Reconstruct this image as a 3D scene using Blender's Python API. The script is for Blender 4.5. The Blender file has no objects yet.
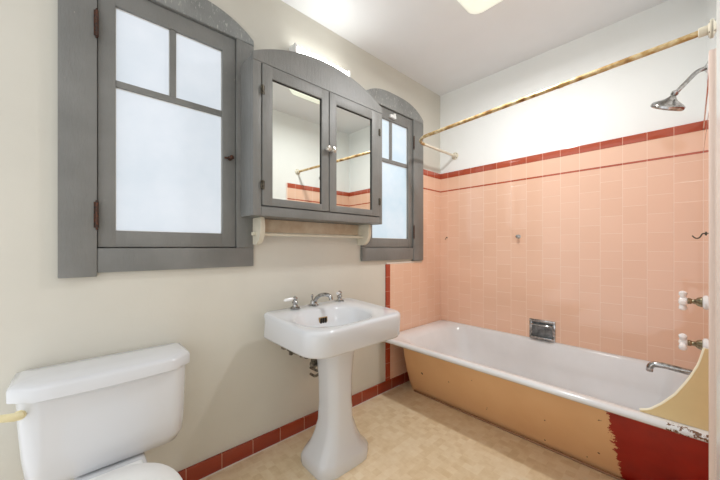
import bpy, bmesh, math, random
from mathutils import Vector, Matrix
random.seed(7)
S = bpy.context.scene
COL = S.collection
PI = math.pi

# ------------------------------------------------------------------ colours / materials
def lin(c):
    return tuple(((v/255)/12.92 if v/255 <= .04045 else ((v/255+.055)/1.055)**2.4) for v in c) + (1,)

class NT:
    def __init__(s, name):
        s.m = bpy.data.materials.new(name); s.m.use_nodes = True
        s.t = s.m.node_tree; s.b = s.t.nodes['Principled BSDF']
    def n(s, typ, **k):
        o = s.t.nodes.new(typ)
        for a, v in k.items(): setattr(o, a, v)
        return o
    def l(s, a, b): s.t.links.new(a, b)
    def coords(s): return s.n('ShaderNodeTexCoord').outputs['Object']
    def noise(s, scale, detail=4, vec=None, rough=.55):
        n = s.n('ShaderNodeTexNoise'); n.inputs['Scale'].default_value = scale
        n.inputs['Detail'].default_value = detail; n.inputs['Roughness'].default_value = rough
        s.l(vec if vec else s.coords(), n.inputs['Vector']); return n.outputs['Fac']
    def ramp(s, fac, stops):
        r = s.n('ShaderNodeValToRGB'); e = r.color_ramp.elements
        while len(e) < len(stops): e.new(.5)
        for i, (p, c) in enumerate(stops): e[i].position = p; e[i].color = c
        s.l(fac, r.inputs[0]); return r.outputs[0]
    def mix(s, fac, a, b, mode='MIX'):
        x = s.n('ShaderNodeMix', data_type='RGBA', blend_type=mode)
        for i, v in ((0, fac), (6, a), (7, b)):
            if hasattr(v, 'is_linked') or isinstance(v, bpy.types.NodeSocket): s.l(v, x.inputs[i])
            else: x.inputs[i].default_value = v
        return x.outputs[2]
    def math(s, op, a, b=None):
        x = s.n('ShaderNodeMath', operation=op)
        for i, v in enumerate((a, b)):
            if v is None: continue
            if isinstance(v, bpy.types.NodeSocket): s.l(v, x.inputs[i])
            else: x.inputs[i].default_value = v
        return x.outputs[0]
    def bump(s, h, strength=.2, dist=.002):
        b = s.n('ShaderNodeBump'); b.inputs['Strength'].default_value = strength
        b.inputs['Distance'].default_value = dist
        s.l(h, b.inputs['Height']); s.l(b.outputs[0], s.b.inputs['Normal'])
    def col(s, c):
        if isinstance(c, bpy.types.NodeSocket): s.l(c, s.b.inputs['Base Color'])
        else: s.b.inputs['Base Color'].default_value = c
    def set(s, **k):
        for a, v in k.items(): s.b.inputs[a.replace('_', ' ')].default_value = v

def simple(name, rgb, rough=.5, metal=0, var=.0, vscale=8, bump=0, bscale=60, coat=0, rgb2=None):
    t = NT(name); t.set(Roughness=rough, Metallic=metal); t.set(Coat_Weight=coat)
    if var or rgb2:
        c2 = lin(rgb2) if rgb2 else tuple(v*(1-var) for v in lin(rgb)[:3])+(1,)
        t.col(t.ramp(t.noise(vscale), [(.35, lin(rgb)), (.7, c2)]))
    else: t.col(lin(rgb))
    if bump: t.bump(t.noise(bscale, 3), bump)
    return t.m

M = {}
M['cream'] = simple('cream_wall_paint', (213, 210, 199), .34, var=.06, vscale=2.2, bump=.25, bscale=28)
M['white_wall'] = simple('white_wall_paint', (244, 246, 244), .55, var=.03, vscale=3, bump=.22, bscale=24)
M['ceiling'] = simple('ceiling_paint', (236, 238, 240), .45, var=.03, vscale=3, bump=.25, bscale=30)
def grey_paint():
    t = NT('grey_trim_paint'); t.set(Roughness=.42)
    v = t.coords()
    base = t.ramp(t.noise(3.5, 5, v), [(.3, lin((131, 131, 128))), (.7, lin((114, 114, 111)))])
    chips = t.ramp(t.noise(34, 3, v, .7), [(.0, (0,0,0,1)), (.735, (0,0,0,1)), (.76, (1,1,1,1))])
    t.col(t.mix(chips, base, lin((176, 168, 155))))
    mp = t.n('ShaderNodeMapping'); mp.inputs['Scale'].default_value = (1, 1, .25)
    t.l(v, mp.inputs['Vector'])
    t.bump(t.noise(60, 6, mp.outputs[0], .7), .8, .0035)
    return t.m
M['grey'] = grey_paint()
def peel_paint():
    t = NT('cracked_grey_paint'); t.set(Roughness=.5)
    v = t.coords(); mp = t.n('ShaderNodeMapping'); mp.inputs['Scale'].default_value = (1, 1, .3); t.l(v, mp.inputs['Vector'])
    base = t.ramp(t.noise(6, 4, v), [(.3, lin((146, 148, 146))), (.7, lin((126, 128, 126)))])
    n = t.noise(75, 6, mp.outputs[0], .75)
    cr = t.ramp(n, [(0, (0, 0, 0, 1)), (.57, (0, 0, 0, 1)), (.61, (1, 1, 1, 1))])
    t.col(t.mix(t.math('MULTIPLY', cr, .7), base, lin((192, 192, 186))))
    t.bump(n, 1, .005)
    return t.m
M['grey_peel'] = peel_paint()
M['porcelain'] = simple('vitreous_porcelain', (216, 218, 221), .12, coat=.3)
M['enamel_white'] = simple('white_plastic', (232, 232, 230), .3)
M['white_gloss'] = simple('white_glazed_handle', (244, 244, 244), .12, coat=.3)
M['chrome'] = simple('aged_chrome', (200, 200, 200), .16, 1, rgb2=(120, 118, 112), vscale=60)
M['dull_metal'] = simple('tarnished_metal', (110, 104, 92), .4, .9, rgb2=(50, 45, 38), vscale=80)
M['black_metal'] = simple('blackened_hinge_metal', (48, 46, 44), .5, .6, rgb2=(104, 62, 42), vscale=120)
M['black'] = simple('painted_hole_shade', (18, 14, 12), .7)  # black colour stands in for the shade inside the overflow holes
M['rust'] = simple('rusty_hole_rim', (170, 140, 95), .7)
M['grime_metal'] = simple('corroded_metal', (60, 56, 50), .55, .5, rgb2=(150, 142, 126), vscale=45)
M['mirror'] = simple('mirror_glass', (236, 240, 236), .0, 1)
M['dark_gap'] = simple('dark_rebate', (40, 38, 36), .7)
M['cream_wood'] = simple('cream_painted_wood', (224, 216, 196), .4, var=.12, vscale=14, bump=.2)
M['wood_back'] = simple('worn_wood_backboard', (214, 198, 174), .5, rgb2=(196, 172, 144), vscale=14)
M['cream_plastic'] = simple('cream_plastic_lever', (232, 222, 180), .35)
M['pink_edge'] = simple('pale_pink_bullnose', (240, 218, 206), .25)
M['ridge_white'] = simple('white_bullnose', (226, 216, 204), .3)
M['guard'] = simple('yellow_tan_panel_paint', (228, 202, 150), .35, var=.08, vscale=9)
M['guard_edge'] = simple('cream_edge_strip', (246, 238, 214), .35)
M['crystal'] = simple('clear_faceted_knob', (190, 186, 176), .12, .5)

def tile(name, axis, c1, c2, grout, w, h, off, phase, vertical=True, mort=.0013, rough=.09, coat=.25, bmp=.35):
    """glazed tile; axis = the horizontal world axis of the wall; vertical = columns running up the wall"""
    t = NT(name); t.set(Roughness=rough, Coat_Weight=coat); t.b.inputs['Coat Roughness'].default_value = .03
    sp = t.n('ShaderNodeSeparateXYZ'); v = t.coords(); t.l(v, sp.inputs[0])
    ho = t.math('SUBTRACT', sp.outputs[axis], phase[0]); z = t.math('SUBTRACT', sp.outputs[2], phase[1])
    cb = t.n('ShaderNodeCombineXYZ')
    t.l(z if vertical else ho, cb.inputs[0]); t.l(ho if vertical else z, cb.inputs[1])
    b = t.n('ShaderNodeTexBrick'); b.offset = off; b.offset_frequency = 2; b.squash = 1
    b.inputs['Scale'].default_value = 1; b.inputs['Brick Width'].default_value = w; b.inputs['Row Height'].default_value = h
    b.inputs['Mortar Size'].default_value = mort; b.inputs['Mortar Smooth'].default_value = .3
    b.inputs['Color1'].default_value = lin(c1); b.inputs['Color2'].default_value = lin(c2); b.inputs['Mortar'].default_value = lin(grout)
    t.l(cb.outputs[0], b.inputs['Vector'])
    c = t.mix(t.math('MULTIPLY', t.noise(2.2, 3, v), .35), b.outputs['Color'], lin(c2))
    t.col(c)
    inv = t.math('SUBTRACT', 1, b.outputs['Fac'])
    h2 = t.math('ADD', inv, t.math('MULTIPLY', t.noise(7, 2, v), .35))
    t.bump(h2, bmp, .0025)
    return t.m
PE1, PE2, GR = (237, 196, 170), (233, 191, 164), (250, 226, 210)
RE1, RE2 = (184, 90, 64), (170, 76, 52)
M['peach_back'] = tile('peach_glazed_tile_back', 0, PE1, PE2, GR, .115, .115, .5, (1.70-.115*20, .03))
M['peach_side'] = tile('peach_glazed_tile_side', 1, PE1, PE2, GR, .115, .115, .5, (2.58-.115*20, .03))
M['peach_row_back'] = tile('peach_top_row_back', 0, PE1, PE2, GR, .5, .115, 0, (1.70-.115*20, 1.45))
M['peach_row_side'] = tile('peach_top_row_side', 1, PE1, PE2, GR, .5, .115, 0, (2.58-.115*20, 1.45))
M['red_back'] = tile('red_cap_tile_back', 0, RE1, RE2, (236, 190, 168), .115, .5, 0, (1.70-.115*20, 1.45), vertical=False, mort=.0016)
M['red_side'] = tile('red_cap_tile_side', 1, RE1, RE2, (236, 190, 168), .115, .5, 0, (2.58-.115*20, 1.45), vertical=False, mort=.0016)
M['red_base'] = tile('red_base_tile', 1, (158, 64, 38), (140, 50, 30), (216, 168, 138), .1648, .5, 0, (.537-.1648*8, -.2), vertical=False, mort=.0018)
M['red_column'] = tile('red_column_tile', 1, (176, 76, 50), (158, 62, 42), (224, 170, 140), .115, .5, 0, (1.55, -.01), vertical=True, mort=.0016)

M['peach_right'] = tile('peach_glazed_tile_right', 1, PE1, PE2, GR, .115, .115, .5, (2.58-.115*20, .03), rough=.05, coat=1, bmp=.03)
M['peach_row_right'] = tile('peach_top_row_right', 1, PE1, PE2, GR, .5, .115, 0, (2.58-.115*20, 1.45), rough=.05, coat=1, bmp=.03)
M['red_right'] = tile('red_cap_tile_right', 1, RE1, RE2, (236, 190, 168), .115, .5, 0, (2.58-.115*20, 1.45), vertical=False, mort=.0016, rough=.05, coat=1, bmp=.03)
M['white_right'] = simple('white_gloss_wall_paint', (240, 241, 238), .12, var=.03, vscale=3, bump=.02, bscale=12, coat=1)

def floor_mat():
    t = NT('mottled_beige_sheet_vinyl'); t.set(Roughness=.33)
    v = t.coords()
    sc = t.n('ShaderNodeVectorMath', operation='SCALE'); sc.inputs['Scale'].default_value = 1/.042; t.l(v, sc.inputs[0])
    fl = t.n('ShaderNodeVectorMath', operation='FLOOR'); t.l(sc.outputs[0], fl.inputs[0])
    wn = t.n('ShaderNodeTexWhiteNoise', noise_dimensions='2D'); t.l(fl.outputs[0], wn.inputs['Vector'])
    nz = t.noise(26, 4, v); big = t.noise(3, 3, v)
    f = t.math('ADD', t.math('MULTIPLY', wn.outputs['Value'], .22), t.math('ADD', t.math('MULTIPLY', nz, .5), t.math('MULTIPLY', big, .35)))
    c = t.ramp(f, [(.36, lin((214, 190, 152))), (.56, lin((226, 206, 173))), (.78, lin((235, 220, 192)))])
    b = t.n('ShaderNodeTexBrick'); b.offset = 0; b.inputs['Scale'].default_value = 1
    b.inputs['Brick Width'].default_value = .042; b.inputs['Row Height'].default_value = .042
    b.inputs['Mortar Size'].default_value = .0012; b.inputs['Mortar Smooth'].default_value = .6
    t.l(v, b.inputs['Vector'])
    t.col(t.mix(t.math('MULTIPLY', b.outputs['Fac'], .3), c, lin((232, 214, 182))))
    t.bump(nz, .12, .001)
    return t.m
M['floor'] = floor_mat()

def apron_mat():
    t = NT('tan_painted_tub_side'); t.set(Roughness=.33)
    v = t.coords(); sp = t.n('ShaderNodeSeparateXYZ'); t.l(v, sp.inputs[0])
    tan = t.ramp(t.noise(2.5, 4, v), [(.3, lin((228, 184, 136))), (.7, lin((220, 172, 124)))])
    chips = t.ramp(t.noise(23, 2, v, .5), [(0, (0,0,0,1)), (.735, (0,0,0,1)), (.745, (1,1,1,1))])
    tan = t.mix(chips, tan, lin((84, 48, 30)))
    red = t.ramp(t.noise(7, 4, v), [(.3, lin((168, 34, 18))), (.7, lin((138, 20, 12)))])
    edge = t.math('ADD', sp.outputs[0], t.math('MULTIPLY', t.math('SUBTRACT', t.noise(30, 5, v, .8), .5), .11))
    edge = t.math('ADD', edge, t.math('MULTIPLY', sp.outputs[2], .10))
    f = t.math('GREATER_THAN', edge, 1.425-.9)
    t.col(t.mix(f, tan, red))
    return t.m
M['apron'] = apron_mat()

def tub_enamel():
    t = NT('worn_tub_enamel'); t.set(Roughness=.16, Coat_Weight=.2)
    v = t.coords(); sp = t.n('ShaderNodeSeparateXYZ'); t.l(v, sp.inputs[0])
    base = t.ramp(t.noise(4, 3, v), [(.3, lin((230, 231, 232))), (.7, lin((222, 222, 222)))])
    nx = t.math('GREATER_THAN', sp.outputs[0], 1.585-.9); ny = t.math('LESS_THAN', sp.outputs[1], 1.735-2.15)
    ch = t.math('GREATER_THAN', t.noise(42, 5, v, .7), .52)
    f = t.math('MULTIPLY', t.math('MULTIPLY', nx, ny), ch)
    t.col(t.mix(f, base, lin((120, 88, 66))))
    return t.m
M['tub'] = tub_enamel()

def rod_mat():
    t = NT('flaking_brass_rod'); t.set(Roughness=.35, Metallic=.35)
    t.col(t.ramp(t.noise(22, 5), [(.35, lin((218, 200, 160))), (.52, lin((186, 150, 94))), (.68, lin((118, 76, 40)))]))
    return t.m
M['rod'] = rod_mat()
M['valve_metal'] = simple('worn_nickel', (176, 164, 136), .25, 1, rgb2=(96, 88, 70), vscale=60)

def pane_mat(name, hi, lo, z0, z1, strength):
    t = NT(name); t.set(Roughness=.25)
    v = t.coords(); t.col(lin((150, 158, 168)))
    mr = t.noise(3.0, 5, v, .6)
    c = t.ramp(mr, [(.3, lin(lo)), (.72, lin(hi))])
    t.l(c, t.b.inputs['Emission Color']); t.b.inputs['Emission Strength'].default_value = strength
    t.bump(t.noise(180, 2, v), .2, .001)
    return t.m
M['pane_a'] = pane_mat('frosted_pane_daylight', (232, 235, 240), (208, 217, 224), 0, 0, .56)
M['pane_b'] = pane_mat('frosted_pane_blue_daylight', (232, 240, 246), (182, 214, 228), 0, 0, .56)
def emis(name, rgb, s, base=(235, 235, 230), rough=.3):
    t = NT(name); t.col(lin(base)); t.set(Roughness=rough)
    t.b.inputs['Emission Color'].default_value = lin(rgb); t.b.inputs['Emission Strength'].default_value = s
    return t.m
M['tube'] = emis('fluorescent_diffuser', (250, 252, 250), 10)
M['globe'] = emis('ceiling_lamp_glass', (240, 242, 225), .45, (232, 236, 220))

# ------------------------------------------------------------------ mesh builder
def origin(o):
    v = Vector((0, 0, 0))
    while o: v += Vector(o.location); o = o.parent
    return v
def rrect(x0, x1, y0, y1, r, n=8, z=0):
    if not isinstance(r, (tuple, list)): r = (r,)*4
    pts = []
    for (cx, cy, a0, q) in ((x1, y1, 0, 0), (x0, y1, 90, 1), (x0, y0, 180, 2), (x1, y0, 270, 3)):
        rr = max(r[q], 1e-4); ox = cx-rr if cx == x1 else cx+rr; oy = cy-rr if cy == y1 else cy+rr
        for i in range(n):
            a = math.radians(a0 + 90*i/(n-1)); pts.append((ox+rr*math.cos(a), oy+rr*math.sin(a), z))
    return pts
def ell(cx, cy, rx, ry, z, n=32, p=2.0):
    o = []
    for i in range(n):
        a = 2*PI*i/n + PI/n; c, s = math.cos(a), math.sin(a)
        o.append((cx+rx*math.copysign(abs(c)**(2/p), c), cy+ry*math.copysign(abs(s)**(2/p), s), z))
    return o
class MB:
    def __init__(s): s.bm = bmesh.new()
    def box(s, x0, x1, y0, y1, z0, z1, bev=0, seg=2):
        g = bmesh.ops.create_cube(s.bm, size=1)['verts']
        for v in g:
            v.co = Vector((x0+(v.co.x+.5)*(x1-x0), y0+(v.co.y+.5)*(y1-y0), z0+(v.co.z+.5)*(z1-z0)))
        if bev:
            es = list({e for v in g for e in v.link_edges})
            bmesh.ops.bevel(s.bm, geom=es, offset=bev, segments=seg, affect='EDGES', profile=.6)
        return s
    def loft(s, rings, cap0=True, cap1=True):
        R = [[s.bm.verts.new(p) for p in r] for r in rings]; n = len(R[0])
        for a, b in zip(R, R[1:]):
            for i in range(n):
                try: s.bm.faces.new((a[i], a[(i+1) % n], b[(i+1) % n], b[i]))
                except ValueError: pass
        if cap0: s.bm.faces.new(R[0][::-1])
        if cap1: s.bm.faces.new(R[-1])
        return s
    def lathe(s, prof, o=(0, 0, 0), d=(0, 0, 1), n=24):
        """prof = [(radius, distance along d)]"""
        q = Vector((0, 0, 1)).rotation_difference(Vector(d).normalized()); o = Vector(o); rings = []
        for r, h in prof:
            r = max(r, 1e-4)
            rings.append([o + q @ Vector((r*math.cos(2*PI*i/n), r*math.sin(2*PI*i/n), h)) for i in range(n)])
        return s.loft(rings)
    def tube(s, pts, r, n=12):
        pts = [Vector(p) for p in pts]; rs = r if isinstance(r, (list, tuple)) else [r]*len(pts)
        rings = []; prev = None
        for i, p in enumerate(pts):
            t = (pts[min(i+1, len(pts)-1)] - pts[max(i-1, 0)]).normalized()
            if prev is None: u = t.orthogonal().normalized()
            else: u = (prev - t*prev.dot(t)).normalized()
            prev = u; w = t.cross(u)
            rings.append([p + (u*math.cos(2*PI*k/n) + w*math.sin(2*PI*k/n))*rs[i] for k in range(n)])
        return s.loft(rings)
    def prism(s, poly, axis, a, b, bev=0):
        """poly = 2D outline; axis 'x': (y,z) extruded in x; 'y': (x,z) extruded in y"""
        f = (lambda p, t: (t, p[0], p[1])) if axis == 'x' else ((lambda p, t: (p[0], t, p[1])) if axis == 'y' else (lambda p, t: (p[0], p[1], t)))
        A = [s.bm.verts.new(f(p, a)) for p in poly]; B = [s.bm.verts.new(f(p, b)) for p in poly]; n = len(poly)
        fa = s.bm.faces.new(A); fb = s.bm.faces.new(B[::-1])
        for i in range(n): s.bm.faces.new((A[i], B[i], B[(i+1) % n], A[(i+1) % n]))
        if bev:
            es = [e for e in fa.edges] + [e for e in fb.edges]
            bmesh.ops.bevel(s.bm, geom=es, offset=bev, segments=2, affect='EDGES')
        return s
    def build(s, name, mat, parent=None, smooth=True, ang=35, sub=0):
        bmesh.ops.recalc_face_normals(s.bm, faces=s.bm.faces)
        if parent:
            o = origin(parent)
            for v in s.bm.verts: v.co -= o
        me = bpy.data.meshes.new(name); s.bm.to_mesh(me); s.bm.free()
        me.materials.append(mat)
        if smooth:
            me.polygons.foreach_set('use_smooth', [True]*len(me.polygons))
            me.set_sharp_from_angle(angle=math.radians(ang))
        ob = bpy.data.objects.new(name, me); COL.objects.link(ob)
        if parent: ob.parent = parent
        if sub:
            md = ob.modifiers.new('s', 'SUBSURF'); md.levels = sub; md.render_levels = sub
        return ob
def smoothpath(pts, it=3):
    pts = [Vector(p) for p in pts]
    for _ in range(it):
        o = [pts[0]]
        for a, b in zip(pts, pts[1:]): o += [a*.75+b*.25, a*.25+b*.75]
        pts = o + [pts[-1]]
    return pts
def thing(name, label, cat, loc, group=None):
    o = bpy.data.objects.new(name, None); COL.objects.link(o); o.location = loc
    o['label'] = label; o['category'] = cat
    if group: o['group'] = group
    o.empty_display_size = .05
    return o
def lab(o, l): o['label'] = l; return o
def struct(o, label=None):
    o['kind'] = 'structure'
    if label: o['label'] = label
    return o

# ------------------------------------------------------------------ room shell
W, D, H, Y0 = 1.708, 2.58, 2.62, -.45
struct(MB().box(-.12, W+.12, Y0, D+.12, -.10, 0).build('floor', M['floor'], smooth=False), 'mottled beige sheet vinyl floor')
struct(MB().box(-.12, W+.12, Y0, D+.12, H, H+.10).build('ceiling', M['ceiling'], smooth=False), 'plain painted light grey ceiling')
w = MB()
O1, O2 = (.045, .613), (1.5655, 2.1335)           # window openings along y
OZ = (1.142, 2.258)
for y0, y1 in ((Y0, O1[0]), (O1[1], O2[0]), (O2[1], D+.12)): w.box(-.12, 0, y0, y1, 0, H)
for o in (O1, O2):
    w.box(-.12, 0, o[0], o[1], 0, OZ[0]); w.box(-.12, 0, o[0], o[1], OZ[1], H)
struct(w.build('wall_left', M['cream'], smooth=False), 'cream painted wall with two windows')
struct(MB().box(-.0, W+.12, D, D+.12, 0, H).build('wall_back', M['white_wall'], smooth=False), 'white wall behind the bathtub')
struct(MB().box(W, W+.12, Y0, D, 0, H).build('wall_right', M['white_right'], smooth=False), 'white wall at the tap end of the tub')
T = .008
# tile fields
ZL, ZC, ZT = 1.678, 1.806, 1.858
k = 1
def trim(mb, mat, label, smooth=False, ang=35):
    global k
    o = mb.build('trim_%d' % k, mat, smooth=smooth, ang=ang); k += 1
    return struct(o, label)
TW = 1.675  # near end of the right wall's tiling
trim(MB().box(T, W-T, D-T, D, 0, ZL), M['peach_back'], 'peach tile field behind the bathtub')
trim(MB().box(T, W-T, D-T, D, ZL+.012, ZC), M['peach_row_back'], 'peach top tile row behind the bathtub')
trim(MB().box(T, W-T, D-T-.001, D, ZL, ZL+.012), M['red_back'], 'thin red liner strip behind the bathtub')
trim(MB().box(T, W-T, D-T-.003, D, ZC, ZT, .003), M['red_back'], 'red cap tiles behind the bathtub', True)
m = MB().box(0, T, 1.84, D, 0, 1.012); m.box(0, T, 2.272, D, 1.012, ZL)
trim(m, M['peach_side'], 'peach tile field on the window wall')
trim(MB().box(0, T, 2.272, D, ZL+.012, ZC), M['peach_row_side'], 'peach top tile row beside the small window')
trim(MB().box(0, T+.001, 2.272, D, ZL, ZL+.012), M['red_side'], 'thin red liner strip beside the small window')
trim(MB().box(0, T+.003, 2.272, D, ZC, ZT, .003), M['red_side'], 'red cap tiles beside the small window', True)
trim(MB().box(0, T+.003, 1.792, 1.84, .078, 1.012, .003), M['red_column'], 'upright red edging tiles behind the sink', True)
trim(MB().box(0, T+.002, 1.80, 2.272, 1.012, 1.026, .003), M['ridge_white'], 'pale ridge on top of the low tiling', True)
trim(MB().box(W-T, W, TW, D, 0, ZL), M['peach_right'], 'peach tile field on the tap wall')
trim(MB().box(W-T, W, TW, D, ZL+.012, ZC), M['peach_row_right'], 'peach top tile row on the tap wall')
trim(MB().box(W-T-.001, W, TW, D, ZL, ZL+.012), M['red_right'], 'thin red liner strip on the tap wall')
trim(MB().box(W-T-.003, W, TW, D, ZC, ZT, .003), M['red_right'], 'red cap tiles on the tap wall', True)
trim(MB().box(W-T-.004, W+.001, TW-.012, TW+.001, 0, ZT, .004), M['pink_edge'], 'pale edge where the tap wall tiling stops', True)
trim(MB().box(W-.010, W+.001, 1.05, 1.225, 0, H, .003), M['enamel_white'], 'white painted door casing beside the camera', True)
bb = MB().box(0, .014, Y0, 2.4, 0, .081, .004)
struct(bb.build('baseboard_left', M['red_base']), 'red tile baseboard along the window wall')
struct(MB().box(.014, .019, Y0, 1.95, 0, .004).build('trim_%d' % k, M['ridge_white'], smooth=False), 'pale caulk line along the baseboard'); k += 1

# ------------------------------------------------------------------ windows
def window(num, yc, hinge_side, pane):
    """yc = centre of the casing; hinge_side = +1 / -1 along y"""
    hh, ho = (.3835, .3835) if num == 1 else (.411, .335); s = hinge_side
    Y = lambda d: yc - s*d                           # local d from -hinge.. : +d is away from hinge
    root = bpy.data.objects.new('window_%d' % num, None); COL.objects.link(root)
    root.location = (0, yc, 1.03); struct(root)
    root['label'] = 'grey framed frosted window ' + ('above the toilet' if num == 1 else 'between mirror cabinet and bathtub')
    def bx(mb, d0, d1, z0, z1, x0, x1, bev=.003):
        a, b = sorted((Y(d0), Y(d1))); mb.box(x0, x1, a, b, z0, z1, bev)
    # hinge-side casing d in [-hw, -hw+.103]; opening d in [-.269,.289]
    m = MB()
    bx(m, -hh, -.270, 1.03, 2.2560, 0, .026)       # hinge-side board runs to the bottom
    bx(m, .290, ho, 1.146, 2.2560, 0, .024)
    bx(m, -.269, ho, 1.045, 1.145, 0, .022)       # bottom board
    m.build('window_casing', M['grey'], root)
    ya, yb = sorted((Y(-hh), Y(ho))); arch = []
    for i in range(29):
        t = -1 + 2*i/28
        arch.append(((ya+yb)/2 + t*(yb-ya)/2, 2.283 + (.102 if num == 1 else .105)*(1-abs(t)**3.0)))
    lab(MB().prism([(ya, 2.256)] + arch + [(yb, 2.256)], 'x', 0, .0255, .002).build('header_board', M['grey_peel'], root), 'arched head board with cracked, lighter paint')
    m = MB()                                          # cover strips behind the sash, added to close the gap where sky showed
    for q in ((-.275, -.245, 1.140, 2.262), (.265, .298, 1.140, 2.262), (-.275, .298, 1.140, 1.175), (-.275, .298, 2.225, 2.262)): bx(m, *q, -.055, -.027, 0)
    m.build('gap_cover', M['grey'], root, smooth=False)
    sash = MB()
    bx(sash, -.268, -.210, 1.149, 2.252, -.026, .012)
    bx(sash, .222, .288, 1.149, 2.252, -.026, .012)
    bx(sash, -.212, .224, 1.149, 1.219, -.026, .0115)
    bx(sash, -.212, .224, 2.170, 2.252, -.026, .0115)
    bx(sash, -.212, .224, 1.829, 1.857, -.024, .007)
    bx(sash, -.012, .014, 1.857, 2.172, -.024, .006)
    so = sash.build('sash', M['grey'], root)
    for (d0, d1, z0, z1) in ((-.211, .223, 1.218, 1.830), (-.211, -.011, 1.856, 2.171), (.013, .223, 1.856, 2.171)):
        p = MB(); bx(p, d0, d1, z0, z1, -.014, -.008, 0); p.build('window_pane', pane, so, smooth=False)
        # putty line
        q = MB()
        for (a, b, c, e) in ((d0, d0+.004, z0, z1), (d1-.004, d1, z0, z1), (d0, d1, z0, z0+.004), (d0, d1, z1-.004, z1)): bx(q, a, b, c, e, -.008, -.004, 0)
        q.build('glazing_bead', M['enamel_white'], so, smooth=False)
    for z in (1.28, 2.055):
        h = MB(); d = -.2705
        h.tube([(.029, Y(d), z-.052), (.029, Y(d), z+.052)], .0058, 8)
        for q in (-.056, .056): h.lathe([(0, 0), (.005, .002), (.003, .008), (0, .01)], (.029, Y(d), z+q-.005), n=8)
        bx(h, d-.010, d+.004, z-.052, z+.052, .0255, .0268, 0)
        lab(h.build('hinge', M['black_metal'], root), 'dark rusty butt hinge')
    if num == 1:
        l = MB(); l.lathe([(.012, 0), (.012, .004), (.005, .006), (.005, .02), (.011, .026), (.012, .034), (.006, .04)], (.012, Y(.258), 1.615), (1, 0, 0), 14)
        l.box(.02, .027, Y(.258)-.03, Y(.258)+.004, 1.607, 1.617, .002)
        lab(l.build('latch', M['black_metal'], root), 'dark turn latch')
    else:
        l = MB(); l.box(.012, .032, Y(.035), Y(-.035), 2.190, 2.214, .004); l.box(.014, .038, Y(-.002), Y(-.022), 2.186, 2.226, .003)
        lab(l.build('catch', M['enamel_white'], root), 'small white painted catch')
    # outer back board so that no sky leaks round the sash
    return root
window(1, .3185, -1, M['pane_a'])
window(2, 1.857, 1, M['pane_b'])

# ------------------------------------------------------------------ mirror cabinet
cy0, cy1, cz0, XF = 0.631, 1.568, 1.310, .178  # cabinet numbers already scaled about the camera for a deeper front face
cab = thing('medicine_cabinet', 'grey arched double-door mirror cabinet on the wall above the sink', 'cabinet', (0, (cy0+cy1)/2, cz0))
m = MB()
m.box(.001, XF-.02, cy0, cy0+.02, cz0, 2.120, .002); m.box(.001, XF-.02, cy1-.02, cy1, cz0, 2.120, .002)
m.box(.001, XF-.02, cy0+.02, cy1-.02, cz0, cz0+.02); m.box(.001, XF-.02, cy0+.02, cy1-.02, 2.090, 2.110)
m.box(.001, .012, cy0+.02, cy1-.02, cz0+.02, 2.090)
m.build('cabinet_body', M['grey'], cab)
def archz(y):
    t = (y-(cy0+cy1)/2)/((cy1-cy0)/2)
    return 2.130 + .122*(1-abs(t)**2.1)
top = [(cy0+(cy1-cy0)*i/32, archz(cy0+(cy1-cy0)*i/32)) for i in range(33)]
m = MB().prism([(cy0, 2.088)] + top + [(cy1, 2.088)], 'x', XF-.02, XF, .003)
m.box(XF-.02, XF, cy0, 0.676, cz0, 2.089, .003); m.box(XF-.02, XF, 1.537, cy1, cz0, 2.089, .003)
m.box(XF-.02, XF, 0.676, 1.538, cz0, 1.359, .003)
m.build('face_frame', M['grey'], cab)
for (a, b, ga, gb, hs) in ((0.679, 1.096, 0.733, 1.045, -1), (1.102, 1.534, 1.155, 1.463, 1)):
    d = MB(); z0, z1, g0, g1 = 1.363, 2.084, 1.403, 2.022; x0, x1 = XF-.016, XF+.006
    d.box(x0, x1, a, ga, z0, z1, .0025); d.box(x0, x1, gb, b, z0, z1, .0025)
    d.box(x0, x1-.0005, ga-.003, gb+.003, z0, g0, .0025); d.box(x0, x1-.0005, ga-.003, gb+.003, g1, z1, .0025)
    door = d.build('door', M['grey'], cab)
    MB().box(XF-.012, XF-.006, ga-.002, gb+.002, g0-.002, g1+.002).build('mirror', M['mirror'], door, smooth=False)
    r = MB(); e = .004
    for q in ((ga, ga+e, g0, g1), (gb-e, gb, g0, g1), (ga, gb, g1-e, g1)): r.box(XF-.006, XF-.002, *q)
    r.build('rebate', M['dark_gap'], door, smooth=False)
    hy = a if hs < 0 else b
    for z in (1.465, 1.948):
        h = MB(); h.tube([(XF+.009, hy, z-.024), (XF+.009, hy, z+.024)], .004, 8)
        h.box(XF+.006, XF+.008, hy-.010, hy+.010, z-.022, z+.022)
        lab(h.build('hinge', M['dull_metal'], door), 'small tarnished hinge')
    ky = 1.081 if hs < 0 else 1.120
    lab(MB().lathe([(.009, 0), (.006, .004), (.005, .010), (.015, .016), (.019, .023), (.015, .030), (.004, .033)], (XF+.005, ky, 1.733), (1, 0, 0), 8).build('knob', M['crystal'], door, smooth=False), 'clear faceted glass knob')

# light fixture sitting behind the arch
lf = thing('wall_light', 'glowing white strip light on the wall behind the arched cabinet top', 'light', (0, 1.12, 2.27))
MB().box(.001, .03, .93, 1.365, 2.268, 2.362, .004).build('back_plate', M['enamel_white'], lf)
MB().box(.03, .07, .945, 1.35, 2.285, 2.35, .014, 3).build('diffuser', M['tube'], lf)
for y0, y1 in ((.93, .945), (1.35, 1.365)): MB().box(.03, .074, y0, y1, 2.275, 2.358, .004).build('end_cap', M['enamel_white'], lf)
m = MB().lathe([(.004, 0), (.007, .004), (.007, .012), (.003, .018)], (.045, 1.165, 2.350), (0, 0, 1), 10)
lab(m.build('switch_knob', M['black_metal'], lf), 'small dark knob')

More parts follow.
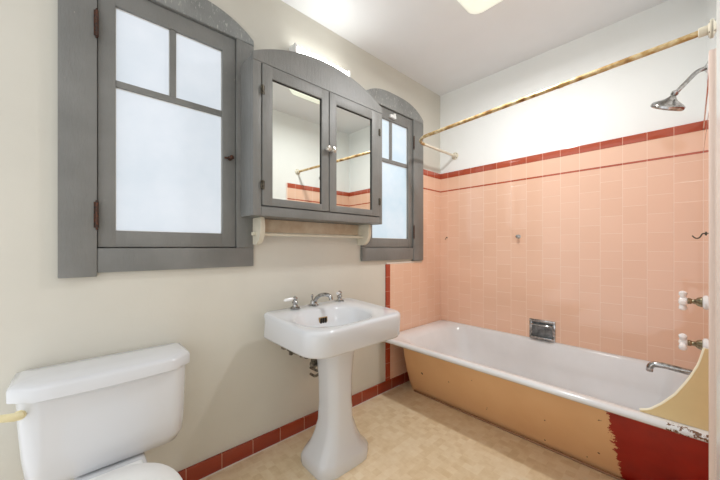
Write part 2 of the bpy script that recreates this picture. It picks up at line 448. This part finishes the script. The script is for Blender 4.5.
# ------------------------------------------------------------------ towel bar under the cabinet
tb = thing('towel_bar', 'cream painted wooden towel bar fixed under the mirror cabinet', 'towel rail', (0, 1.11, 1.16))
MB().box(.001, .018, .735, 1.50, 1.235, 1.308, .002).build('backboard', M['wood_back'], tb)
for y in (.709, 1.500):
    poly = [(.001, 1.309), (.118, 1.309), (.122, 1.290)]
    for i in range(13):
        a = PI*i/12
        poly.append((.050 + .072*math.cos(a*.55), 1.250 - .087*math.sin(a*.55)))
    poly += [(.02, 1.163), (.001, 1.166)]
    MB().prism(poly, 'y', y-.013, y+.013, .003).build('bracket', M['cream_wood'], tb)
MB().tube([(.062, .675, 1.221), (.062, 1.535, 1.221)], .009, 14).build('rail', M['cream_wood'], tb)

# ------------------------------------------------------------------ pedestal sink
SX0, SX1, SY0, SY1, SZ = .080, .59, .718, 1.340, .780
sc_y = 1.02
sink = thing('pedestal_sink', 'white porcelain pedestal sink standing below the mirror cabinet', 'sink', (.33, sc_y, 0))
def rr(x0, x1, y0, y1, rf, rb, z, n=9): return rrect(x0, x1, y0, y1, (rf, rb, rb, rf), n, z)
m = MB(); N = 9
bx0, bx1, by0, by1 = SX0+.135, SX1-.070, SY0+.075, SY1-.125
rings = []
rings.append(rr(SX0+.14, SX1-.20, SY0+.19, SY1-.19, .06, .05, SZ-.17))
rings.append(rr(SX0+.09, SX1-.10, SY0+.12, SY1-.12, .10, .05, SZ-.150))
rings.append(rr(SX0+.01, SX1-.025, SY0+.02, SY1-.02, .10, .03, SZ-.122))
rings.append(rr(SX0+.001, SX1-.010, SY0+.006, SY1-.006, .105, .035, SZ-.118))
rings.append(rr(SX0, SX1-.004, SY0+.002, SY1-.002, .105, .035, SZ-.108))
rings.append(rr(SX0, SX1, SY0, SY1, .105, .06, SZ-.03))
rings.append(rr(SX0, SX1, SY0, SY1, .105, .04, SZ-.014))
rings.append(rr(SX0+.003, SX1-.004, SY0+.004, SY1-.004, .103, .04, SZ-.005))
rings.append(rr(SX0+.010, SX1-.013, SY0+.013, SY1-.013, .098, .04, SZ))
rings.append(rr(bx0-.03, bx1+.022, by0-.03, by1+.03, .16, .13, SZ-.004))
rings.append(rr(bx0-.010, bx1+.006, by0-.010, by1+.010, .16, .13, SZ-.007))
rings.append(rr(bx0, bx1-.002, by0, by1, .16, .13, SZ-.016))
rings.append(rr(bx0+.018, bx1-.012, by0+.02, by1-.02, .15, .12, SZ-.06))
rings.append(rr(bx0+.05, bx1-.05, by0+.07, by1-.07, .12, .10, SZ-.115))
rings.append(rr(bx0+.12, bx1-.12, by0+.17, by1-.17, .05, .05, SZ-.135))
basin = m.loft(rings).build('basin', M['porcelain'], sink, ang=60)
# (the deck rises towards the wall; rim also tilted along y to fit image)
for v in basin.data.vertices:
    X, Y, Z = v.co + origin(basin)
    if Z > SZ-.05:
        q = min(max((.34-X)/.2, 0), 1)
        v.co.z += (.017*q*q*(3-2*q) + .012*(Y-SY0)/(SY1-SY0))*min(1, (Z-SZ+.05)/.03)
# overflow opening on the back inner slope
cx = bx0+.014
o = MB().box(cx-.004, cx+.004, .992, 1.050, SZ-.072, SZ-.030, .003); ov = lab(o.build('overflow', M['rust'], sink), 'rusty overflow opening')
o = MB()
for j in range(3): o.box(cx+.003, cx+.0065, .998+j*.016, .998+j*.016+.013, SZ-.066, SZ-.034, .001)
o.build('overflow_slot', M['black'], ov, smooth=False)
MB().lathe([(.0, 0), (.024, .001), (.026, .004), (.014, .005), (.0, .003)], (bx0+.5*(bx1-bx0), sc_y-.01, SZ-.1345)).build('drain', M['chrome'], sink)
# pedestal: octagonal-ish column flaring to the foot
m = MB(); prs = []
pc = (.335, sc_y+.008)
def oct(hx, hy, z, ch=.35):
    r = []
    for (sx, sy) in ((1, 1), (-1, 1), (-1, -1), (1, -1)):
        a = (sx*hx, sy*hy*(1-ch)); b = (sx*hx*(1-ch), sy*hy)
        pr = [a, b] if sx*sy > 0 else [b, a]
        r += pr
    o = []
    for i, p in enumerate(r):                      # soften: add points near each corner
        q = r[(i+1) % 8]
        for f in (.12, .5, .88): o.append((pc[0]+p[0]*(1-f)+q[0]*f, pc[1]+p[1]*(1-f)+q[1]*f, z))
    return o
for z, hx, hy, ch in ((0, .130, .168, .36), (.012, .132, .171, .36), (.045, .132, .171, .36), (.065, .126, .162, .37), (.10, .110, .132, .42), (.15, .097, .108, .44),
                      (.22, .084, .086, .46), (.32, .080, .081, .46), (.45, .080, .084, .46), (.56, .086, .094, .45), (.615, .096, .110, .44), (.655, .112, .135, .42)):
    prs.append(oct(hx, hy, z, ch))
m.loft(prs).build('pedestal', M['porcelain'], sink, ang=50)
# taps
def tapbase(y, z):
    z += .021
    return MB().lathe([(.029, 0), (.030, .004), (.026, .008), (.015, .013), (.012, .022), (.016, .030), (.017, .036), (.011, .044), (.012, .050), (.015, .056), (.012, .064), (.004, .069)], (.125, y, z), n=18)
for y, ang in ((.900, 200), (1.225, 200)):
    b = tapbase(y, SZ-.001).build('tap_handle', M['chrome'], sink)
    a = math.radians(ang+60 if y < 1 else ang-20); d = Vector((math.cos(a), math.sin(a), .04))
    if y < 1: d = Vector((-.05, -1, -.08))
    else: d = Vector((.55, -.85, .02))
    L = .062 if y < 1 else .03
    c = Vector((.125, y, SZ+.077))
    lv = MB().tube([c+d*.008, c+d*.02, c+d*.04, c+d*L, c+d*(L+.006)], [.006, .009, .0095, .008, .004], 12)
    lab(lv.build('lever', M['white_gloss'], b), 'white porcelain lever')
sp = MB().lathe([(.030, 0), (.031, .004), (.026, .008), (.020, .016), (.018, .030), (.010, .036)], (.120, 1.03, SZ+.019), n=18)
sp.lathe([(.004, 0), (.004, .018), (.008, .022), (.007, .030), (.002, .034)], (.105, 1.03, SZ+.02+.03), n=10)
sp.tube(smoothpath([(.120, 1.03, SZ+.02+.012), (.15, 1.035, SZ+.02+.055), (.20, 1.045, SZ+.02+.075), (.245, 1.06, SZ+.02+.070), (.252, 1.062, SZ+.02+.045)], 3), .0115, 14)
sp.build('spout', M['chrome'], sink)
# corroded waste and supply fittings under the basin
m = MB()
m.tube(smoothpath([(.31, .985, .64), (.285, .935, .60), (.275, .925, .545), (.255, .935, .50), (.21, .965, .48), (.11, 1.06, .47), (.05, 1.06, .47), (.010, 1.06, .47)], 2), .015, 12)
m.lathe([(.022, 0), (.025, .004), (.025, .018), (.022, .022)], (.280, .930, .565), (.1, 0, 1), 8)
m.lathe([(.019, 0), (.022, .004), (.022, .014), (.019, .018)], (.262, .932, .505), (.5, 0, 1), 8)
m.lathe([(.030, 0), (.030, .006)], (.002, 1.06, .47), (1, 0, 0), 14)
lab(m.build('drain_trap', M['grime_metal'], sink), 'corroded dark waste pipe')
for side, pts, nuts in (('near', [(.155, .81, .66), (.165, .825, .595), (.20, .855, .572), (.255, .89, .578), (.275, .915, .575), (.25, .955, .54), (.17, 1.05, .42), (.08, 1.08, .38), (.010, 1.08, .38)],
                         [((.160, .815, .605), (0, .1, 1)), ((.185, .842, .580), (.6, .5, -.2)), ((.235, .876, .574), (.8, .5, .1)), ((.268, .905, .574), (.6, .7, 0))]),
                        ('far', [(.155, 1.20, .66), (.165, 1.19, .60), (.20, 1.14, .58), (.17, 1.08, .45), (.08, 1.08, .34), (.010, 1.08, .34)], [((.160, 1.195, .605), (0, 0, 1))])):
    m = MB(); m.tube(smoothpath(pts, 2), .008, 8)
    for o, d in nuts: m.lathe([(.012, -.010), (.018, -.006), (.018, .008), (.012, .012)], o, d, 6)
    lab(m.build('supply_pipe', M['grime_metal'], sink), 'corroded dark supply pipe')

# ------------------------------------------------------------------ toilet
toi = thing('toilet', 'white two-piece toilet below the large window at lower left', 'toilet', (.30, .085, 0))
TY0, TY1 = -.168, .343
def tk(x0, x1, y0, y1, rf, z, n=7): return rrect(x0, x1, y0, y1, (rf, .02, .02, rf), n, z)
m = MB().loft([tk(.05, .170, TY0+.10, TY1-.07, .05, .330), tk(.035, .200, TY0+.045, TY1-.035, .055, .345), tk(.03, .215, TY0+.03, TY1-.018, .06, .38),
               tk(.026, .222, TY0+.022, TY1-.014, .062, .45), tk(.024, .228, TY0+.015, TY1-.012, .06, .56), tk(.022, .231, TY0+.012, TY1-.011, .058, .652)])
tank = m.build('tank', M['porcelain'], toi, ang=50)
def lidring(x0, x1, y0, y1, z, bow=.0):
    ch = .052
    base = [(x1, y1-ch*1.25), (x1-ch*.95, y1-.004), (x1-ch*1.3, y1), (x0+.01, y1), (x0, y1-.01), (x0, y0+.01), (x0+.01, y0), (x1-ch*1.3, y0), (x1-ch*.95, y0+.004), (x1, y0+ch*1.25)]
    n = 9
    for i in range(1, n):
        t = i/n; y = y0+ch*1.25 + (y1-y0-2.5*ch)*t
        base.append((x1+bow*math.sin(PI*t), y))
    return [(a, b, z) for a, b in base]
L0, L1 = TY0-.008, TY1+.006
m = MB().loft([lidring(.016, .236, L0+.006, L1-.006, .651, .012), lidring(.012, .244, L0, L1, .655, .012), lidring(.012, .244, L0, L1, .690, .012),
               lidring(.015, .238, L0+.006, L1-.006, .699, .012), lidring(.03, .218, L0+.022, L1-.022, .706, .010), lidring(.08, .16, L0+.08, L1-.08, .709, 0)])
m.build('tank_lid', M['porcelain'], toi, ang=40)
m = MB().lathe([(.014, 0), (.016, .003), (.014, .008)], (.226, -.142, .622), (1, 0, 0), 16)
m.tube([(.238, -.136, .624), (.246, -.148, .626), (.25, -.18, .634), (.25, -.225, .640), (.25, -.232, .641)], [.010, .0125, .011, .010, .005], 12)
lab(m.build('flush_lever', M['cream_plastic'], tank), 'cream flush lever')
by = .085
m = MB().loft([ell(.37, by, .20, .105, 0), ell(.37, by, .205, .11, .02), ell(.36, by, .19, .095, .08), ell(.38, by, .18, .095, .18), ell(.43, by, .21, .125, .26), ell(.46, by, .235, .150, .30), ell(.475, by, .238, .158, .324), ell(.475, by, .228, .150, .330)])
m.box(.05, .30, by-.105, by+.105, .25, .333, .02, 3)
m.build('bowl', M['porcelain'], toi, ang=60)
def se(f, z): return ell(.505, by, .225*f, .168*f, z-.022, 40, 2.2)
MB().loft([se(.97, .353), se(1, .357), se(1, .366), se(.97, .370)]).build('seat', M['enamel_white'], toi, ang=50)
m = MB().loft([se(.98, .371), se(1.01, .375), se(1.01, .384), se(.96, .391), se(.6, .395)])
m.box(.265, .32, by-.085, by+.085, .332, .361, .01, 3)
m.build('seat_cover', M['enamel_white'], toi, ang=50)

# ------------------------------------------------------------------ bathtub
tub = thing('bathtub', 'long white enamel bathtub with tan and red painted side against the back wall', 'bathtub', (.9, 2.15, 0))
TX1, TYB, RZ = W-T+.0005, D-T-.001, .447
F0 = 1.715
def R4(x0, x1, y0, y1, rl, rrt, z, n=9): return rrect(x0, x1, y0, y1, (rrt, rl, rl, rrt), n, z)
# outside skin
sk = []
for z, xl, yf, rl in ((0, .085, 1.975, .07), (.02, .086, 1.970, .07), (.08, .090, 1.938, .07), (.18, .102, 1.890, .07), (.30, .120, 1.838, .07), (.39, .135, 1.803, .07), (.425, .140, 1.79, .07)):
    sk.append(R4(xl, TX1, yf, TYB-.01, rl, 1e-4, z))
MB().loft(sk, cap1=False).build('tub_side', M['apron'], tub, ang=60)
rn = []
rn.append(R4(.045, TX1, F0+.050, TYB-.01, .05, 1e-4, RZ-.028))
rn.append(R4(.020, TX1, F0+.012, TYB, .04, 1e-4, RZ-.030))
rn.append(R4(.011, TX1, F0+.001, TYB, .035, 1e-4, RZ-.022))
rn.append(R4(.010, TX1, F0, TYB, .035, 1e-4, RZ-.012))
rn.append(R4(.013, TX1, F0+.006, TYB, .035, 1e-4, RZ-.002))
rn.append(R4(.024, TX1, F0+.020, TYB, .04, 1e-4, RZ+.002))
rn.append(R4(.085, TX1-.045, F0+.048, TYB-.018, .09, .06, RZ))
rn.append(R4(.135, TX1-.058, F0+.068, TYB-.028, .12, .09, RZ-.008))
rn.append(R4(.165, TX1-.064, F0+.092, TYB-.036, .14, .10, RZ-.030))
rn.append(R4(.205, TX1-.080, F0+.165, TYB-.060, .16, .11, RZ-.16))
rn.append(R4(.26, TX1-.100, F0+.225, TYB-.095, .17, .12, RZ-.28))
rn.append(R4(.320, TX1-.150, F0+.270, TYB-.150, .14, .10, RZ-.325))
rn.append(R4(.420, TX1-.260, F0+.330, TYB-.220, .08, .06, RZ-.335))
MB().loft(rn, cap0=False).build('tub_basin', M['tub'], tub, ang=60)
lab(MB().tube([(.16, 1.958, .006), (1.690, 1.958, .006)], .007, 8).build('floor_bead', simple('brown_caulk', (150, 110, 76), .5), tub), 'brown bead along the floor')

# splash guard on the rim's end
gd = thing('splash_guard', 'yellow-tan curved splash guard on the bathtub rim by the taps', 'splash guard', (1.6, 1.765, RZ))
def qc(t):     # concave quarter curve
    K = ((1.505, .452), (1.536, .464), (1.575, .505), (1.612, .556), (1.650, .630), (1.675, .695), (1.689, .760))
    u = t*(len(K)-1); i = min(int(u), len(K)-2); f = u-i
    return (K[i][0]*(1-f)+K[i+1][0]*f, K[i][1]*(1-f)+K[i+1][1]*f)
cur = [qc(i/16) for i in range(17)]
GX1 = TX1
MB().prism(cur + [(GX1, cur[-1][1]), (GX1, .4492), (1.505, .4492)], 'y', 1.757, 1.771, 0).build('panel', M['guard'], gd, smooth=False)
lab(MB().tube([(x, 1.764, z+.002) for x, z in cur], .0055, 8).build('edge_strip', M['guard_edge'], gd), 'cream edge strip')

# ------------------------------------------------------------------ tub taps and spout
WX = W-T+.0008
def valve(z, label, tilt):
    t = thing('tub_tap', label, 'tap', (WX, 2.13, z), 'taps over the tub end')
    MB().lathe([(.033, 0), (.033, .005), (.028, .010), (.015, .013)], (WX, 2.13, z), (-1, 0, 0), 20).build('wall_flange', M['white_gloss'], t)
    MB().lathe([(.020, .010), (.024, .014), (.020, .026), (.012, .034), (.010, .044), (.014, .050), (.014, .060), (.009, .064)], (WX, 2.13, z), (-1, 0, 0), 14).build('stem', M['valve_metal'], t)
    h = MB(); c = Vector((WX-.074, 2.13, z)); 
    h.lathe([(.010, -.018), (.018, -.012), (.019, 0), (.016, .010), (.006, .015)], c, (-1, 0, 0), 16)
    for q in range(4):
        a = PI/2*q + tilt; d = Vector((0, math.cos(a), math.sin(a)))
        h.lathe([(.010, .012), (.011, .020), (.0145, .030), (.0145, .040), (.008, .046)], c, d, 12)
    h.build('cross_handle', M['white_gloss'], t)
valve(.893, 'white cross-handle tub tap, the upper of two on the wall', .12)
valve(.694, 'white cross-handle tub tap, the lower one just above the spout', .5)
t = thing('tub_spout', 'chrome bath filler spout reaching over the bathtub end', 'spout', (WX, 2.13, .545))
MB().lathe([(.030, 0), (.030, .004), (.020, .010), (.016, .014)], (WX, 2.13, .552), (-1, 0, 0), 18).build('wall_flange', M['chrome'], t)
MB().tube(smoothpath([(WX-.004, 2.13, .552), (1.62, 2.13, .556), (1.57, 2.13, .562), (1.525, 2.13, .560), (1.512, 2.13, .545), (1.51, 2.13, .520)], 3), .014, 14).build('spout_pipe', M['chrome'], t)

# shower
t = thing('shower', 'chrome shower head on a curved arm high on the right wall', 'shower head', (W-.001, 2.13, 1.975))
MB().lathe([(.028, 0), (.026, .004), (.014, .010), (.011, .012)], (W-.0005, 2.13, 1.978), (-1, 0, 0), 18).build('wall_flange', M['chrome'], t)
MB().tube(smoothpath([(W-.004, 2.13, 1.978), (1.672, 2.13, 1.975), (1.645, 2.13, 1.945), (1.606, 2.13, 1.902)], 3), .0095, 12).build('arm', M['chrome'], t)
dr = Vector((-.52, .42, -1)).normalized()
m = MB().lathe([(.008, -.012), (.014, -.008), (.015, .006), (.011, .010), (.013, .016), (.018, .022), (.026, .030), (.052, .044), (.062, .050), (.066, .056), (.066, .066), (.061, .071), (.03, .073)], (1.600, 2.13, 1.899), dr, 28)
m.build('head', M['chrome'], t)

# ------------------------------------------------------------------ shower rod
rod = thing('shower_curtain_rod', 'worn brass-coloured L-shaped shower curtain rod above the bathtub', 'curtain rod', (.9, 1.80, 2.0))
rx, ry, rz, rc = .160, 1.940, 2.0, .15
RY = lambda x: 1.81 + (1.940-1.81)*(1.70-x)/(1.70-rx-rc)
pts = [(W-.02, RY(W-.02), rz), (1.2, RY(1.2), rz), (.7, RY(.7), rz), (rx+rc+.02, RY(rx+rc+.02), rz)]
for i in range(1, 9):
    a = .08 + (PI/2-.08)*i/8
    pts.append((rx+rc-rc*math.sin(a), ry+rc-rc*math.cos(a), rz))
side = [pts[-1], (rx, 2.2, rz), (rx, D-.03, rz)]
MB().tube(pts, .0122, 14).build('rod', M['rod'], rod)
lab(MB().tube(side, .0110, 14).build('return_rod', M['cream_wood'], rod), 'cream painted return length')
MB().tube([(1.18, RY(1.18), rz), (1.20, RY(1.2), rz)], .0138, 14).build('joint_sleeve', M['rod'], rod)
for p, d, s in (((W-.0005, RY(W), rz), (-1, 0, 0), 'r'), ((rx, D-.0005, rz), (0, -1, 0), 'b')):
    f = MB().lathe([(.034, 0), (.034, .004), (.018, .010), (.018, .034), (.0145, .036)], p, d, 20).build('flange', M['cream_wood'], rod)
    for q in range(4):
        a = PI/4+PI/2*q; u = Vector((0, math.cos(a), math.sin(a))) if s == 'r' else Vector((math.cos(a), 0, math.sin(a)))
        MB().lathe([(.0045, 0), (.0035, .003), (.001, .0035)], Vector(p)+u*.026+Vector(d)*.0045, d, 8).build('screw', M['dull_metal'], f)

# ------------------------------------------------------------------ soap dish and hooks
sx0, sx1, sz0, sz1 = .805, .980, .446, .598
sd = thing('soap_dish', 'chrome recessed soap dish with a grab bar on the peach tiles', 'soap dish', ((sx0+sx1)/2, D-T, sz0))
f = MB(); Yw = D-T
for q in ((sx0, sx1, sz1-.018, sz1), (sx0, sx1, sz0, sz0+.018), (sx0, sx0+.018, sz0+.018, sz1-.018), (sx1-.018, sx1, sz0+.018, sz1-.018)):
    f.box(q[0], q[1], Yw-.010, Yw+.001, q[2], q[3], .003)
f.build('frame', M['chrome'], sd)
MB().box(sx0+.016, sx1-.016, Yw-.003, Yw+.0005, sz0+.016, sz1-.016).build('recess', simple('dull_recess_metal', (140, 144, 146), .3, .8, rgb2=(84, 88, 90), vscale=30), sd)
MB().box(sx0+.012, sx1-.012, Yw-.045, Yw-.003, sz0+.020, sz0+.030, .003).build('tray', M['chrome'], sd)
MB().tube(smoothpath([(sx0+.02, Yw-.004, sz1-.036), (sx0+.024, Yw-.036, sz1-.036), (sx1-.024, Yw-.036, sz1-.036), (sx1-.02, Yw-.004, sz1-.036)], 3), .006, 10).build('grab_bar', M['chrome'], sd)
t = thing('wall_hook', 'small round chrome fitting mid-height on the peach back wall', 'hook', (.723, Yw, 1.233))
MB().lathe([(.016, 0), (.016, .003), (.007, .006), (.007, .018), (.013, .024), (.013, .030), (.006, .034)], (.723, Yw-.0003, 1.233), (0, -1, 0), 16).build('peg', M['chrome'], t)
t = thing('wall_hook', 'tiny dark hook on the peach back wall near the left corner', 'hook', (.078, Yw, 1.236))
MB().lathe([(.007, 0), (.007, .003), (.003, .005)], (.078, Yw-.0003, 1.240), (0, -1, 0), 10).tube(smoothpath([(.078, Yw-.004, 1.240), (.078, Yw-.02, 1.236), (.078, Yw-.022, 1.222), (.078, Yw-.034, 1.224)], 2), .0022, 8).build('hook_wire', M['dull_metal'], t)
t = thing('wall_hook', 'dark curled wire hook on the right wall above the taps', 'hook', (WX, 2.13, 1.205))
MB().lathe([(.009, 0), (.009, .003), (.003, .005)], (WX, 2.13, 1.212), (-1, 0, 0), 10).tube(smoothpath([(WX-.003, 2.13, 1.212), (WX-.012, 2.13, 1.214), (WX-.02, 2.13, 1.192), (WX-.034, 2.13, 1.190), (WX-.044, 2.13, 1.204)], 3), .0028, 8).build('hook_wire', M['dull_metal'], t)

# ------------------------------------------------------------------ ceiling lamp
cl = thing('ceiling_lamp', 'square frosted glass ceiling lamp above the middle of the room', 'ceiling light', (.93, 1.58, H))
MB().box(.83, 1.03, 1.48, 1.68, H-.02, H-.0005, .006).build('lamp_base', M['enamel_white'], cl)
def sq(h, z): return rrect(.95-h, .95+h, 1.56-h, 1.56+h, h*.35, 7, z)
MB().loft([sq(.185, H-.022), sq(.200, H-.035), sq(.200, H-.055), sq(.185, H-.085), sq(.14, H-.105), sq(.03, H-.111)]).build('lamp_shade', M['globe'], cl, ang=50)

# ------------------------------------------------------------------ light
def area(name, loc, rot, sx, sy, power, col):
    l = bpy.data.lights.new(name, 'AREA'); l.shape = 'RECTANGLE'; l.size = sx; l.size_y = sy; l.energy = power; l.color = col
    o = bpy.data.objects.new(name, l); COL.objects.link(o); o.location = loc; o.rotation_euler = rot
    return o

la = area('added_fill_light', (.895, 1.675, H-.113), (0, 0, 0), .12, .12, 12.5, (1, 1, 1)); la.data.shape = 'SQUARE'  # fill light added to brighten the back of the room; the ceiling lamp is unlit
wd = bpy.data.worlds.new('World'); S.world = wd; wd.use_nodes = True
bg = wd.node_tree.nodes['Background']; bg.inputs[0].default_value = (.98, .99, 1, 1); bg.inputs[1].default_value = 1.08

# ------------------------------------------------------------------ camera
c = bpy.data.cameras.new('camera'); c.sensor_width = 36; c.lens = 304/720*36; c.shift_y = 7/720; c.clip_start = .01
co = bpy.data.objects.new('camera', c); COL.objects.link(co)
co.location = (1.653, 0, 1.15); co.rotation_euler = (PI/2, 0, math.atan(331/304))
S.camera = co
vs = S.view_settings; vs.view_transform = 'Standard'; vs.look = 'None'; vs.exposure = .32; vs.gamma = 1; vs.use_curve_mapping = False
try: S.cycles.use_denoising = True
except Exception: pass
S.cycles.max_bounces = 10; S.cycles.diffuse_bounces = 6; S.cycles.glossy_bounces = 6
